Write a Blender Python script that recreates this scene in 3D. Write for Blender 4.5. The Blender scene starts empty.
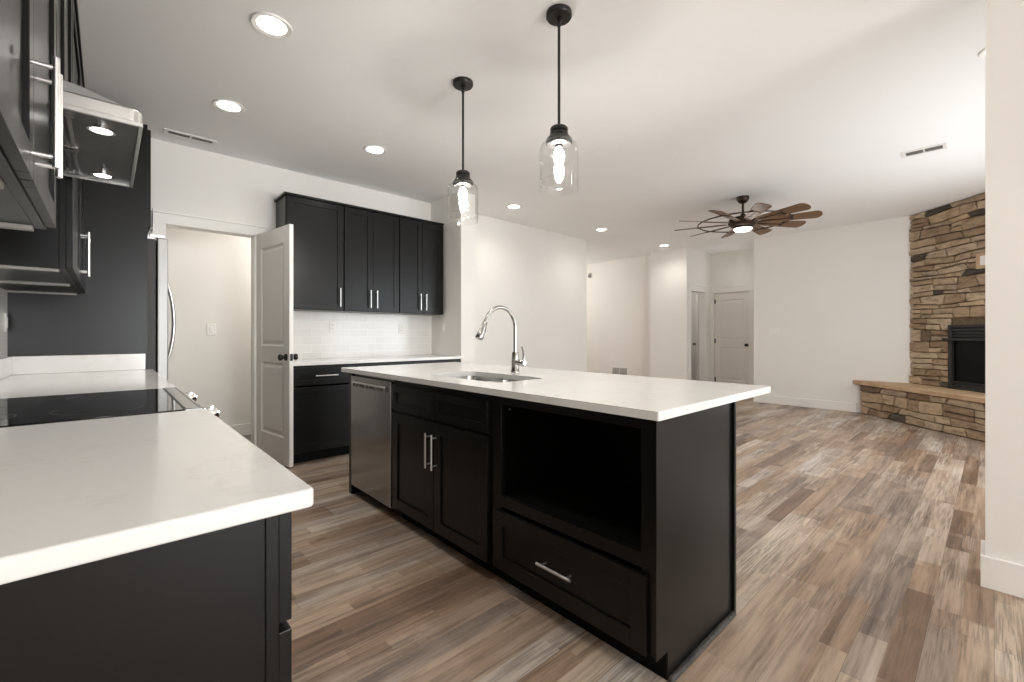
import bpy, bmesh, math, random
from mathutils import Vector, Matrix
random.seed(7)
C = bpy.context.scene
COL = C.collection

# ------------------------------------------------------------------ camera
FPX, CAMH, HORIZON, AX = 442.0, 1.16, 335.0, math.radians(47.5)
cam_data = bpy.data.cameras.new('camera')
cam = bpy.data.objects.new('camera', cam_data); COL.objects.link(cam)
cam.location = (0, 0, CAMH)
cam.rotation_euler = (math.pi/2, 0, AX - math.pi/2)          # level, looking between the two wall directions
cam_data.sensor_width = 36.0
cam_data.lens = 36.0*FPX/1024.0
cam_data.shift_y = -(341.0-HORIZON)/1024.0
cam_data.clip_start = 0.02
C.camera = cam

# ------------------------------------------------------------------ exposure, world, daylight
C.view_settings.view_transform = 'Standard'
C.view_settings.look = 'None'
C.view_settings.exposure = 1.02
C.view_settings.gamma = 1.0
C.view_settings.use_curve_mapping = False
W = bpy.data.worlds.new('world'); C.world = W; W.use_nodes = True
W.node_tree.nodes['Background'].inputs[0].default_value = (0.75, 0.87, 1.0, 1)
W.node_tree.nodes['Background'].inputs[1].default_value = 1.0
C.cycles.max_bounces = 10; C.cycles.diffuse_bounces = 6; C.cycles.glossy_bounces = 4
C.cycles.transparent_max_bounces = 16; C.cycles.transmission_bounces = 8
C.cycles.caustics_reflective = False; C.cycles.caustics_refractive = False
C.cycles.sample_clamp_indirect = 4.0

def area(name, loc, rot, sx, sy, power, col=(1, 1, 1), spread=math.pi):
    l = bpy.data.lights.new(name, 'AREA'); l.shape = 'RECTANGLE'; l.size = sx; l.size_y = sy
    l.energy = power; l.color = col; l.spread = spread
    o = bpy.data.objects.new(name, l); COL.objects.link(o); o.location = loc; o.rotation_euler = rot
    return o
H90 = math.pi/2
area('daylight_living_window', (5.35, -0.90, 1.35), (H90+0.05, 0, 0), 3.3, 1.9, 47, (0.95, 0.98, 1.0))
area('daylight_breakfast_window', (1.65, -6.14, 1.35), (H90+0.16, 0, 0), 2.1, 2.1, 140, (0.955, 0.98, 1.0))

# ------------------------------------------------------------------ node helpers
def mat(name):
    m = bpy.data.materials.new(name); m.use_nodes = True
    return m, m.node_tree, m.node_tree.nodes['Principled BSDF']
def nd(t, kind, **kw):
    n = t.nodes.new(kind)
    for k, v in kw.items(): setattr(n, k, v)
    return n
def put(t, sock, v):
    if hasattr(v, 'links') or isinstance(v, bpy.types.NodeSocket): t.links.new(v, sock)
    else: sock.default_value = v
def mth(t, op, a, b=None, c=None):
    n = nd(t, 'ShaderNodeMath', operation=op)
    for i, v in enumerate((a, b, c)):
        if v is not None: put(t, n.inputs[i], v)
    return n.outputs[0]
def ramp(t, fac, stops, interp='LINEAR'):
    n = nd(t, 'ShaderNodeValToRGB'); r = n.color_ramp; r.interpolation = interp
    while len(r.elements) < len(stops): r.elements.new(0.5)
    for e, (p, c) in zip(r.elements, stops):
        e.position = p; e.color = (*c, 1) if len(c) == 3 else c
    put(t, n.inputs[0], fac); return n.outputs[0]
def mixc(t, fac, a, b, mode='MIX'):
    n = nd(t, 'ShaderNodeMix', data_type='RGBA', blend_type=mode)
    put(t, n.inputs[0], fac)
    for i, v in ((6, a), (7, b)):
        put(t, n.inputs[i], v if not isinstance(v, tuple) else (*v[:3], 1))
    return n.outputs[2]
def noise(t, vec, scale, detail=3, rough=0.55):
    n = nd(t, 'ShaderNodeTexNoise'); n.inputs['Scale'].default_value = scale
    n.inputs['Detail'].default_value = detail; n.inputs['Roughness'].default_value = rough
    if vec is not None: t.links.new(vec, n.inputs['Vector'])
    return n.outputs['Fac']
def vscale(t, vec, s):
    n = nd(t, 'ShaderNodeVectorMath', operation='MULTIPLY'); t.links.new(vec, n.inputs[0])
    n.inputs[1].default_value = s; return n.outputs[0]
def objco(t): return nd(t, 'ShaderNodeTexCoord').outputs['Object']
def bump(t, b, height, strength, dist=0.01):
    n = nd(t, 'ShaderNodeBump'); n.inputs['Strength'].default_value = strength
    n.inputs['Distance'].default_value = dist
    t.links.new(height, n.inputs['Height']); t.links.new(n.outputs[0], b.inputs['Normal'])

def plain(name, col, rough, metal=0.0, var=0.04, nscale=6.0, bmp=0.0, bscale=300, spec=0.5, aniso=None):
    """flat paint / metal with a slight procedural unevenness"""
    m, t, b = mat(name)
    co = objco(t)
    f = noise(t, co, nscale)
    lo = tuple(c*(1-var) for c in col); hi = tuple(min(1, c*(1+var)) for c in col)
    t.links.new(ramp(t, f, [(0.3, lo), (0.7, hi)]), b.inputs['Base Color'])
    b.inputs['Roughness'].default_value = rough; b.inputs['Metallic'].default_value = metal
    b.inputs['Specular IOR Level'].default_value = spec
    if aniso:
        g = noise(t, vscale(t, co, aniso), 1.0, 2)
        t.links.new(mth(t, 'MULTIPLY_ADD', g, 0.14, rough-0.07), b.inputs['Roughness'])
        bump(t, b, g, 0.05, 0.002)
    elif bmp: bump(t, b, noise(t, co, bscale, 2), bmp, 0.002)
    return m

M = {}
M['wall'] = plain('wall_paint', (0.805, 0.782, 0.745), 0.6, var=0.012, nscale=1.5, bmp=0.05, bscale=220, spec=0.25)
M['ceiling'] = plain('ceiling_paint', (0.885, 0.885, 0.88), 0.8, var=0.012, nscale=1.2, bmp=0.08, bscale=160, spec=0.15)
M['trim'] = plain('trim_paint', (0.83, 0.81, 0.775), 0.35, var=0.01, spec=0.4)
M['door'] = plain('door_paint', (0.80, 0.775, 0.735), 0.38, var=0.012, spec=0.4)
M['cab'] = plain('espresso_cabinet_paint', (0.0052, 0.0049, 0.0046), 0.30, var=0.15, nscale=3, bmp=0.03, bscale=120, spec=0.27)
M['cabinside'] = plain('cabinet_interior', (0.0035, 0.0033, 0.003), 0.6, var=0.15, spec=0.12)
M['rail'] = plain('lit_rail_and_sensor_grey', (0.34, 0.325, 0.30), 0.5, var=0.05)  # pale tone imitates light on the underside rails; also the sensor housing
M['steel'] = plain('brushed_stainless', (0.50, 0.49, 0.48), 0.26, 1.0, var=0.03)
M['steeldark'] = plain('dark_stainless', (0.27, 0.265, 0.26), 0.2, 1.0, var=0.03)
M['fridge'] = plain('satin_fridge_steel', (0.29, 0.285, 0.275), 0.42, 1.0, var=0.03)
M['shell'] = plain('grey_hood_shell', (0.25, 0.245, 0.235), 0.5, var=0.03)
M['hoodunder'] = plain('dark_hood_underside', (0.055, 0.054, 0.053), 0.3, var=0.05)
M['ring'] = plain('cooktop_ring_print', (0.022, 0.022, 0.022), 0.2, var=0.05)
M['steelh'] = plain('brushed_stainless_light', (0.62, 0.61, 0.595), 0.28, 1.0, var=0.03)
M['nickel'] = plain('brushed_nickel', (0.36, 0.345, 0.325), 0.22, 1.0, var=0.03)
M['handle'] = plain('satin_nickel_pull', (0.78, 0.77, 0.76), 0.30, 1.0, var=0.02)
M['chrome'] = plain('polished_knob_metal', (0.88, 0.88, 0.87), 0.15, 1.0, var=0.02)
M['black'] = plain('black_metal', (0.012, 0.011, 0.0105), 0.38, 0.3, var=0.1)
M['bronze'] = plain('dark_bronze_metal', (0.045, 0.028, 0.02), 0.4, 0.7, var=0.12, nscale=20)
M['plate'] = plain('white_plastic_plate', (0.82, 0.80, 0.77), 0.35, var=0.01)
M['slot'] = plain('dark_slot', (0.05, 0.048, 0.045), 0.6, var=0.05)
M['grey'] = plain('grey_grille_paint', (0.30, 0.29, 0.28), 0.5, var=0.05)
M['blackglass'] = plain('black_ceramic_glass', (0.006, 0.006, 0.006), 0.06, var=0.05, spec=0.6)
M['soot'] = plain('firebox_black', (0.006, 0.006, 0.006), 0.5, var=0.2)
M['fglass'] = plain('dark_firebox_glass', (0.004, 0.004, 0.004), 0.3, var=0.1, spec=0.12)
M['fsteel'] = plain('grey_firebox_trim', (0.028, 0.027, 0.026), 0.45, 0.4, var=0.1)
M['dustymold'] = plain('dusty_black_molding', (0.045, 0.042, 0.040), 0.6, var=0.5, nscale=14)
M['greyfloor'] = plain('grey_vinyl_floor', (0.20, 0.185, 0.17), 0.5, var=0.15, nscale=8)

# quartz worktop: near white with a few very faint veins
m, t, b = mat('white_quartz')
co = objco(t)
w1 = noise(t, vscale(t, co, (1.0, 1.3, 1)), 1.6, 6, 0.6)
v = mth(t, 'ABSOLUTE', mth(t, 'SUBTRACT', w1, 0.5))
vein = ramp(t, v, [(0.0, (0.755, 0.74, 0.715)), (0.012, (0.795, 0.785, 0.765)), (0.3, (0.80, 0.79, 0.77))])
sp = noise(t, co, 260, 2)
t.links.new(mixc(t, 0.02, vein, ramp(t, sp, [(0.35, (0.6, 0.58, 0.55)), (0.6, (0.85, 0.84, 0.82))])), b.inputs['Base Color'])
b.inputs['Roughness'].default_value = 0.14; b.inputs['Specular IOR Level'].default_value = 0.5
M['quartz'] = m

# plank floor running along X
def floor_mat():
    m, t, b = mat('reclaimed_look_planks')
    pos = nd(t, 'ShaderNodeNewGeometry').outputs['Position']
    s = nd(t, 'ShaderNodeSeparateXYZ'); t.links.new(pos, s.inputs[0]); X, Y = s.outputs[0], s.outputs[1]
    def wn1(v):
        n = nd(t, 'ShaderNodeTexWhiteNoise', noise_dimensions='1D'); t.links.new(v, n.inputs['W']); return n.outputs['Value']
    def wn2(a, c, z=0.0):
        n = nd(t, 'ShaderNodeTexWhiteNoise', noise_dimensions='3D'); cb = nd(t, 'ShaderNodeCombineXYZ')
        t.links.new(a, cb.inputs[0]); t.links.new(c, cb.inputs[1]); cb.inputs[2].default_value = z
        t.links.new(cb.outputs[0], n.inputs['Vector']); return n.outputs['Value']
    def cells(w, L, seed):
        ry = mth(t, 'DIVIDE', Y, w); r = mth(t, 'FLOOR', ry)
        off = wn1(mth(t, 'ADD', r, seed))
        cx = mth(t, 'ADD', mth(t, 'DIVIDE', X, L), mth(t, 'MULTIPLY', off, 7.0)); c = mth(t, 'FLOOR', cx)
        return ry, r, cx, c
    PW, PL = 0.18, 1.22
    ry, r, cx, c = cells(PW, PL, 3.3)
    plank = wn2(r, c, 1.0)
    sy, sr, scx, sc = cells(0.09, 0.78, 11.7)
    strip = wn2(sr, sc, 2.0)
    sy2, sr2, scx2, sc2 = cells(0.06, 0.62, 23.1)
    strip2 = wn2(sr2, sc2, 5.0)
    val = mth(t, 'ADD', mth(t, 'MULTIPLY', plank, 0.40), mth(t, 'ADD', mth(t, 'MULTIPLY', strip, 0.38), mth(t, 'MULTIPLY', strip2, 0.22)))
    base = ramp(t, val, [(0.16, (0.190, 0.119, 0.078)), (0.34, (0.310, 0.209, 0.142)), (0.5, (0.395, 0.284, 0.203)),
                         (0.66, (0.460, 0.356, 0.268)), (0.84, (0.540, 0.452, 0.367))])
    # hue: some boards greyer
    grey = ramp(t, wn2(sr, c, 9.0), [(0.35, (0, 0, 0)), (0.8, (1, 1, 1))])
    hs = nd(t, 'ShaderNodeHueSaturation'); hs.inputs['Saturation'].default_value = 0.66; hs.inputs['Value'].default_value = 1.02
    t.links.new(base, hs.inputs['Color'])
    base = mixc(t, mth(t, 'MULTIPLY', grey, 0.9), base, hs.outputs[0])
    # grain along the board, shifted per strip
    cb = nd(t, 'ShaderNodeCombineXYZ')
    t.links.new(mth(t, 'MULTIPLY', X, 2.2), cb.inputs[0]); t.links.new(mth(t, 'MULTIPLY', Y, 34.0), cb.inputs[1])
    t.links.new(mth(t, 'MULTIPLY', strip, 40.0), cb.inputs[2])
    g = noise(t, cb.outputs[0], 1.0, 5, 0.65)
    base = mixc(t, 1.0, base, ramp(t, g, [(0.28, (0.46, 0.43, 0.41)), (0.5, (1, 1, 1)), (0.72, (1.28, 1.28, 1.28))]), 'MULTIPLY')
    # fine dark checks and saw marks
    cb2 = nd(t, 'ShaderNodeCombineXYZ')
    t.links.new(mth(t, 'MULTIPLY', X, 4.5), cb2.inputs[0]); t.links.new(mth(t, 'MULTIPLY', Y, 150.0), cb2.inputs[1])
    t.links.new(mth(t, 'MULTIPLY', plank, 25.0), cb2.inputs[2])
    g2 = noise(t, cb2.outputs[0], 1.0, 3, 0.6)
    patch = noise(t, vscale(t, pos, (1.4, 5.0, 1)), 1.0, 3)
    worn = mth(t, 'MULTIPLY', ramp(t, g2, [(0.48, (0, 0, 0)), (0.58, (1, 1, 1))]), ramp(t, patch, [(0.42, (0, 0, 0)), (0.6, (1, 1, 1))]))
    base = mixc(t, mth(t, 'MULTIPLY', worn, 0.62), base, (0.10, 0.075, 0.058))
    pale = mth(t, 'MULTIPLY', ramp(t, g, [(0.52, (0, 0, 0)), (0.7, (1, 1, 1))]), ramp(t, noise(t, vscale(t, pos, (2.2, 6.0, 1)), 1.0, 3), [(0.5, (0, 0, 0)), (0.68, (1, 1, 1))]))
    base = mixc(t, mth(t, 'MULTIPLY', pale, 0.4), base, (0.50, 0.46, 0.41))
    # knots
    vo = nd(t, 'ShaderNodeTexVoronoi'); t.links.new(vscale(t, pos, (1.5, 3.6, 1)), vo.inputs['Vector']); vo.inputs['Scale'].default_value = 1.0
    knot = ramp(t, vo.outputs['Distance'], [(0.03, (1, 1, 1)), (0.075, (0, 0, 0))])
    base = mixc(t, mth(t, 'MULTIPLY', knot, 0.5), base, (0.07, 0.05, 0.035))
    # seams
    fy = mth(t, 'FRACT', ry); fx = mth(t, 'FRACT', cx)
    ey = mth(t, 'MULTIPLY', mth(t, 'MINIMUM', fy, mth(t, 'SUBTRACT', 1.0, fy)), PW)
    ex = mth(t, 'MULTIPLY', mth(t, 'MINIMUM', fx, mth(t, 'SUBTRACT', 1.0, fx)), PL)
    e = mth(t, 'MINIMUM', ey, ex)
    seam = ramp(t, mth(t, 'MULTIPLY', e, 100.0), [(0.05, (1, 1, 1)), (0.16, (0, 0, 0))])
    base = mixc(t, mth(t, 'MULTIPLY', seam, 0.55), base, (0.05, 0.035, 0.028))
    t.links.new(base, b.inputs['Base Color'])
    t.links.new(mth(t, 'MULTIPLY_ADD', g, 0.2, 0.26), b.inputs['Roughness'])
    b.inputs['Specular IOR Level'].default_value = 0.45
    bump(t, b, mth(t, 'SUBTRACT', mth(t, 'MULTIPLY', g, 0.4), seam), 0.12, 0.003)
    return m
M['floor'] = floor_mat()

# glazed subway tile (brick pattern in the XZ plane of the object)
def tile_mat():
    m, t, b = mat('white_subway_tile')
    s = nd(t, 'ShaderNodeSeparateXYZ'); t.links.new(objco(t), s.inputs[0])
    cb = nd(t, 'ShaderNodeCombineXYZ')
    t.links.new(mth(t, 'ADD', s.outputs[0], s.outputs[1]), cb.inputs[0]); t.links.new(s.outputs[2], cb.inputs[1])
    n = nd(t, 'ShaderNodeTexBrick'); t.links.new(cb.outputs[0], n.inputs['Vector'])
    n.inputs['Color1'].default_value = (0.80, 0.78, 0.745, 1); n.inputs['Color2'].default_value = (0.74, 0.72, 0.69, 1)
    n.inputs['Mortar'].default_value = (0.86, 0.85, 0.825, 1); n.inputs['Scale'].default_value = 1.0
    n.inputs['Mortar Size'].default_value = 0.0022; n.inputs['Mortar Smooth'].default_value = 0.1
    n.inputs['Brick Width'].default_value = 0.203; n.inputs['Row Height'].default_value = 0.0815
    t.links.new(n.outputs['Color'], b.inputs['Base Color'])
    b.inputs['Roughness'].default_value = 0.16
    bump(t, b, n.outputs['Fac'], -0.25, 0.002)
    return m
M['tile'] = tile_mat()

def stone_mat():
    m, t, b = mat('stacked_ledge_stone')
    rnd = nd(t, 'ShaderNodeNewGeometry').outputs['Random Per Island']
    co = objco(t)
    base = ramp(t, rnd, [(0.0, (0.085, 0.072, 0.062)), (0.07, (0.12, 0.098, 0.08)), (0.1, (0.27, 0.188, 0.122)), (0.28, (0.37, 0.268, 0.178)),
                         (0.45, (0.46, 0.345, 0.238)), (0.62, (0.38, 0.30, 0.225)), (0.8, (0.53, 0.415, 0.295)), (1.0, (0.46, 0.335, 0.215))])
    n1 = noise(t, vscale(t, co, (5, 5, 14)), 1.6, 6, 0.65)
    base = mixc(t, 1.0, base, ramp(t, n1, [(0.28, (0.5, 0.47, 0.44)), (0.5, (1, 1, 1)), (0.75, (1.35, 1.33, 1.28))]), 'MULTIPLY')
    t.links.new(base, b.inputs['Base Color'])
    b.inputs['Roughness'].default_value = 0.85; b.inputs['Specular IOR Level'].default_value = 0.2
    bump(t, b, noise(t, co, 26, 6, 0.7), 0.7, 0.02)
    return m
M['stone'] = stone_mat()
M['mortar'] = plain('brown_mortar', (0.19, 0.135, 0.09), 0.95, var=0.3, nscale=30, spec=0.1)

def slab_mat():
    m, t, b = mat('tan_hearth_slab'); co = objco(t)
    n1 = noise(t, co, 5, 6, 0.6)
    t.links.new(ramp(t, n1, [(0.3, (0.44, 0.29, 0.165)), (0.55, (0.55, 0.385, 0.235)), (0.75, (0.62, 0.46, 0.30))]), b.inputs['Base Color'])
    b.inputs['Roughness'].default_value = 0.7
    bump(t, b, noise(t, co, 40, 4), 0.3, 0.01); return m
M['slab'] = slab_mat()

def wood_mat():
    m, t, b = mat('fan_blade_wood'); co = objco(t)
    g = noise(t, vscale(t, co, (3, 40, 40)), 1.0, 4, 0.6)
    t.links.new(ramp(t, g, [(0.3, (0.085, 0.042, 0.018)), (0.5, (0.135, 0.071, 0.032)), (0.72, (0.20, 0.112, 0.054))]), b.inputs['Base Color'])
    b.inputs['Roughness'].default_value = 0.5; return m
M['wood'] = wood_mat()

def glass_mat():
    m = bpy.data.materials.new('clear_shade_glass'); m.use_nodes = True; t = m.node_tree; t.nodes.clear()
    out = nd(t, 'ShaderNodeOutputMaterial'); tr = nd(t, 'ShaderNodeBsdfTransparent'); gl = nd(t, 'ShaderNodeBsdfGlossy')
    gl.inputs['Roughness'].default_value = 0.03; tr.inputs[0].default_value = (0.985, 0.985, 0.98, 1)
    lw = nd(t, 'ShaderNodeLayerWeight'); lw.inputs['Blend'].default_value = 0.5
    fac = mth(t, 'MULTIPLY_ADD', mth(t, 'POWER', lw.outputs['Facing'], 3.0), 0.38, 0.03)
    mx = nd(t, 'ShaderNodeMixShader'); t.links.new(fac, mx.inputs[0]); t.links.new(tr.outputs[0], mx.inputs[1]); t.links.new(gl.outputs[0], mx.inputs[2])
    t.links.new(mx.outputs[0], out.inputs[0]); return m
M['glass'] = glass_mat()

def emis(name, col, s):
    m, t, b = mat(name)
    b.inputs['Base Color'].default_value = (*col, 1); b.inputs['Emission Color'].default_value = (*col, 1)
    b.inputs['Emission Strength'].default_value = s; return m
M['lamp'] = emis('recessed_lens_glow', (1.0, 0.965, 0.91), 7.0)
M['bulb'] = emis('bulb_glow', (1.0, 0.955, 0.90), 240.0)
M['fanlamp'] = emis('fan_lens_glow', (1.0, 0.97, 0.93), 4.0)
M['hoodlamp'] = emis('hood_lens_glow', (1.0, 0.97, 0.92), 3.5)

# ------------------------------------------------------------------ mesh helpers
def BM(): return bmesh.new()
def box(bm, x0, x1, y0, y1, z0, z1):
    vs = [bm.verts.new((x, y, z)) for z in (z0, z1) for y in (y0, y1) for x in (x0, x1)]
    for f in ((0, 2, 3, 1), (4, 5, 7, 6), (0, 1, 5, 4), (2, 6, 7, 3), (0, 4, 6, 2), (1, 3, 7, 5)):
        bm.faces.new([vs[i] for i in f])
    return vs
def prism(bm, pts, z0, z1):
    lo = [bm.verts.new((x, y, z0)) for x, y in pts]; hi = [bm.verts.new((x, y, z1)) for x, y in pts]
    n = len(pts)
    bm.faces.new(lo[::-1]); bm.faces.new(hi)
    for i in range(n): bm.faces.new((lo[i], lo[(i+1) % n], hi[(i+1) % n], hi[i]))
def lathe(bm, prof, cx=0, cy=0, seg=32, closed=False):
    """profile = (r, z) points turned about the vertical through (cx, cy)"""
    rings = []
    for r, z in prof:
        if r < 1e-6: rings.append([bm.verts.new((cx, cy, z))])
        else: rings.append([bm.verts.new((cx+r*math.cos(2*math.pi*k/seg), cy+r*math.sin(2*math.pi*k/seg), z)) for k in range(seg)])
    pairs = list(zip(rings[:-1], rings[1:]))
    if closed: pairs.append((rings[-1], rings[0]))
    for a, b_ in pairs:
        for k in range(seg):
            k2 = (k+1) % seg
            if len(a) == 1 and len(b_) == 1: continue
            if len(a) == 1: bm.faces.new((a[0], b_[k2], b_[k]))
            elif len(b_) == 1: bm.faces.new((a[k], a[k2], b_[0]))
            else: bm.faces.new((a[k], a[k2], b_[k2], b_[k]))
def tube(bm, pts, rad, seg=12, cap=True):
    """round bar along a polyline; rad is one number or one per point"""
    pts = [Vector(p) for p in pts]; n = len(pts)
    rs = [rad]*n if not isinstance(rad, (list, tuple)) else rad
    up = None; rings = []
    for i, p in enumerate(pts):
        d = (pts[min(i+1, n-1)]-pts[max(i-1, 0)]).normalized()
        if up is None:
            up = d.orthogonal().normalized()
        up = (up - d*up.dot(d)).normalized(); sd = d.cross(up)
        rings.append([bm.verts.new(p+(up*math.cos(2*math.pi*k/seg)+sd*math.sin(2*math.pi*k/seg))*rs[i]) for k in range(seg)])
    for a, b_ in zip(rings[:-1], rings[1:]):
        for k in range(seg): bm.faces.new((a[k], a[(k+1) % seg], b_[(k+1) % seg], b_[k]))
    if cap: bm.faces.new(rings[0][::-1]); bm.faces.new(rings[-1])
def ring(bm, R, r, z, seg=64, s2=8, cx=0, cy=0):
    rows = []
    for i in range(seg):
        a = 2*math.pi*i/seg
        rows.append([bm.verts.new((cx+(R+r*math.cos(2*math.pi*j/s2))*math.cos(a), cy+(R+r*math.cos(2*math.pi*j/s2))*math.sin(a), z+r*math.sin(2*math.pi*j/s2))) for j in range(s2)])
    for i in range(seg):
        for j in range(s2):
            bm.faces.new((rows[i][j], rows[(i+1) % seg][j], rows[(i+1) % seg][(j+1) % s2], rows[i][(j+1) % s2]))
def rrect(x0, x1, y0, y1, r, n=6):
    pts = []
    for cx, cy, a0 in ((x1-r, y1-r, 0), (x0+r, y1-r, 90), (x0+r, y0+r, 180), (x1-r, y0+r, 270)):
        for k in range(n+1):
            a = math.radians(a0+90*k/n); pts.append((cx+r*math.cos(a), cy+r*math.sin(a)))
    return pts
def obj(name, bm, m, parent=None, bevel=0.0, seg=2, smooth=False, loc=None):
    bmesh.ops.recalc_face_normals(bm, faces=bm.faces[:])
    me = bpy.data.meshes.new(name); bm.to_mesh(me); bm.free()
    o = bpy.data.objects.new(name, me); COL.objects.link(o)
    me.materials.append(M[m] if isinstance(m, str) else m)
    if parent: o.parent = parent
    if loc: o.location = loc
    if smooth:
        for p in me.polygons: p.use_smooth = True
        if hasattr(me, 'set_sharp_from_angle'): me.set_sharp_from_angle(angle=math.radians(40))
    if bevel:
        md = o.modifiers.new('bevel', 'BEVEL'); md.width = bevel; md.segments = seg; md.limit_method = 'ANGLE'; md.angle_limit = math.radians(40)
        md.harden_normals = False
    return o
def bxo(name, ext, m, parent=None, bevel=0.0):
    bm = BM(); box(bm, *ext); return obj(name, bm, m, parent, bevel)
def tag(o, label, cat, group=None, kind=None):
    o['label'] = label; o['category'] = cat
    if group: o['group'] = group
    if kind: o['kind'] = kind
    return o
def thing(name, label, cat, loc=(0, 0, 0), rz=0.0, group=None):
    o = bpy.data.objects.new(name, None); COL.objects.link(o); o.empty_display_size = 0.1
    o.location = loc; o.rotation_euler = (0, 0, rz); return tag(o, label, cat, group)
def struct(name, bm, m, label, cat, bevel=0.0):
    return tag(obj(name, bm, m, None, bevel), label, cat, None, 'structure')
def dup(root, loc, label, group=None, rz=None):
    r = root.copy(); COL.objects.link(r); r.location = loc; r['label'] = label
    if group: r['group'] = group
    if rz is not None: r.rotation_euler = (0, 0, rz)
    for ch in list(root.children):
        c = ch.copy(); COL.objects.link(c); c.parent = r
        for g in list(ch.children):
            d = g.copy(); COL.objects.link(d); d.parent = c
    return r

# ================================================================== SETTING
CZ = 2.83                                            # ceiling height
YB = 4.83                                            # wall behind the back cabinets
XL = -0.46                                           # wall behind the range
XF = 8.30                                            # far living-room wall
bm = BM(); box(bm, -0.6, 11.0, -6.3, 8.0, -0.1, 0); struct('floor', bm, 'floor', 'brown and grey reclaimed-look plank floor', 'floor')
bm = BM(); box(bm, -0.6, 11.0, -6.3, 8.0, CZ, CZ+0.1); struct('ceiling', bm, 'ceiling', 'flat off-white painted ceiling', 'ceiling')
bm = BM(); box(bm, XL-0.12, XL, -6.12, YB+0.12, 0, CZ); struct('wall_left', bm, 'wall', 'white wall behind the range and left counters', 'wall')
DX0, DX1, DZ = 0.36, 1.06, 2.13                      # pantry doorway
bm = BM()
box(bm, XL, DX0, YB, YB+0.12, 0, CZ); box(bm, DX0, DX1, YB, YB+0.12, DZ, CZ); box(bm, DX1, 6.20, YB, YB+0.12, 0, CZ)
struct('wall_back', bm, 'wall', 'long white wall with the pantry doorway and back cabinets', 'wall')
bm = BM(); box(bm, 3.03, 3.235, 4.18, YB, 0, CZ); struct('wall_stub', bm, 'wall', 'short wall stub closing the right end of back cabinets', 'wall')
bm = BM(); box(bm, 6.08, 6.20, YB+0.12, 7.6, 0, CZ); struct('wall_foyer_left', bm, 'wall', 'wall turning into the foyer', 'wall')
bm = BM(); box(bm, 5.98, 8.6, 7.6, 7.72, 0, CZ); struct('wall_foyer_end', bm, 'wall', 'end wall of the foyer', 'wall')
bm = BM(); box(bm, 8.36, 8.48, 4.72, 7.6, 0, CZ); struct('wall_foyer_right', bm, 'wall', 'recessed foyer wall with the air return grille', 'wall')
bm = BM(); box(bm, 8.12, 8.24, 3.95, 4.72, 0, CZ); box(bm, 8.24, 8.48, 4.60, 4.72, 0, CZ)
struct('wall_corner', bm, 'wall', 'white wall block left of the small hallway', 'wall')
HX0, HX1, HZ = 8.26, 8.93, 2.03                      # side opening in the hallway
bm = BM()
box(bm, 8.24, HX0, 3.95, 4.07, 0, CZ); box(bm, HX0, HX1, 3.95, 4.07, HZ, CZ); box(bm, HX1, 9.20, 3.95, 4.07, 0, CZ)
struct('wall_hall_side', bm, 'wall', 'left side wall of the small hallway with an open doorway', 'wall')
EY0, EY1 = 3.20, 3.905                               # end door of the hallway
bm = BM()
box(bm, 9.20, 9.32, 2.70, EY0, 0, CZ); box(bm, 9.20, 9.32, EY0, EY1, HZ, CZ); box(bm, 9.20, 9.32, EY1, 4.07, 0, CZ)
struct('wall_hall_end', bm, 'wall', 'end wall of the small hallway around a white door', 'wall')
bm = BM(); box(bm, 9.32, 9.44, 2.7, 4.07, 0, CZ); struct('wall_closet', bm, 'wall', 'wall behind the hallway door', 'wall')
bm = BM(); box(bm, 10.2, 10.32, 3.95, 5.6, 0, CZ); box(bm, 8.48, 10.2, 5.4, 5.52, 0, CZ); box(bm, 9.32, 10.2, 3.95, 4.07, 0, CZ)
struct('wall_side_room', bm, 'wall', 'grey shaded wall of the room behind the ajar door', 'wall')
bm = BM(); box(bm, XF, XF+0.13, -0.84, 2.83, 0, CZ); box(bm, XF+0.13, 9.32, 2.70, 2.83, 0, CZ)
struct('wall_far', bm, 'wall', 'wide white living room wall left of the stone fireplace', 'wall')
WX0, WX1, WZ0, WZ1 = 3.7, 7.0, 0.4, 2.3
bm = BM()
box(bm, 3.18, WX0, -0.84, -0.72, 0, CZ); box(bm, WX1, XF, -0.84, -0.72, 0, CZ)
box(bm, WX0, WX1, -0.84, -0.72, 0, WZ0); box(bm, WX0, WX1, -0.84, -0.72, WZ1, CZ)
struct('wall_window_side', bm, 'wall', 'living room wall with the windows', 'wall')
XR = 2.985
bm = BM(); box(bm, XR, XR+0.20, -6.12, 0.028, 0, CZ); struct('wall_right', bm, 'wall', 'near white wall at the right edge of the view', 'wall')
BX0, BX1 = 0.6, 2.7
bm = BM()
box(bm, XL, BX0, -6.12, -6.0, 0, CZ); box(bm, BX1, XR, -6.12, -6.0, 0, CZ); box(bm, BX0, BX1, -6.12, -6.0, 0, 0.3); box(bm, BX0, BX1, -6.12, -6.0, 2.4, CZ)
struct('wall_rear', bm, 'wall', 'breakfast area wall with the patio window', 'wall')
# pantry room beyond the doorway
bm = BM(); box(bm, -0.6, 2.4, 5.85, 5.97, 0, CZ); box(bm, -0.6, -0.48, YB+0.12, 5.85, 0, CZ); box(bm, 2.28, 2.4, YB+0.12, 5.85, 0, CZ)
struct('wall_pantry', bm, 'wall', 'bright white wall of the room beyond the open door', 'wall')
bm = BM(); box(bm, -0.48, 2.28, YB+0.01, 5.85, 0.0, 0.006); struct('floor_pantry', bm, 'greyfloor', 'grey floor of the room beyond the open door', 'floor')

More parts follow.
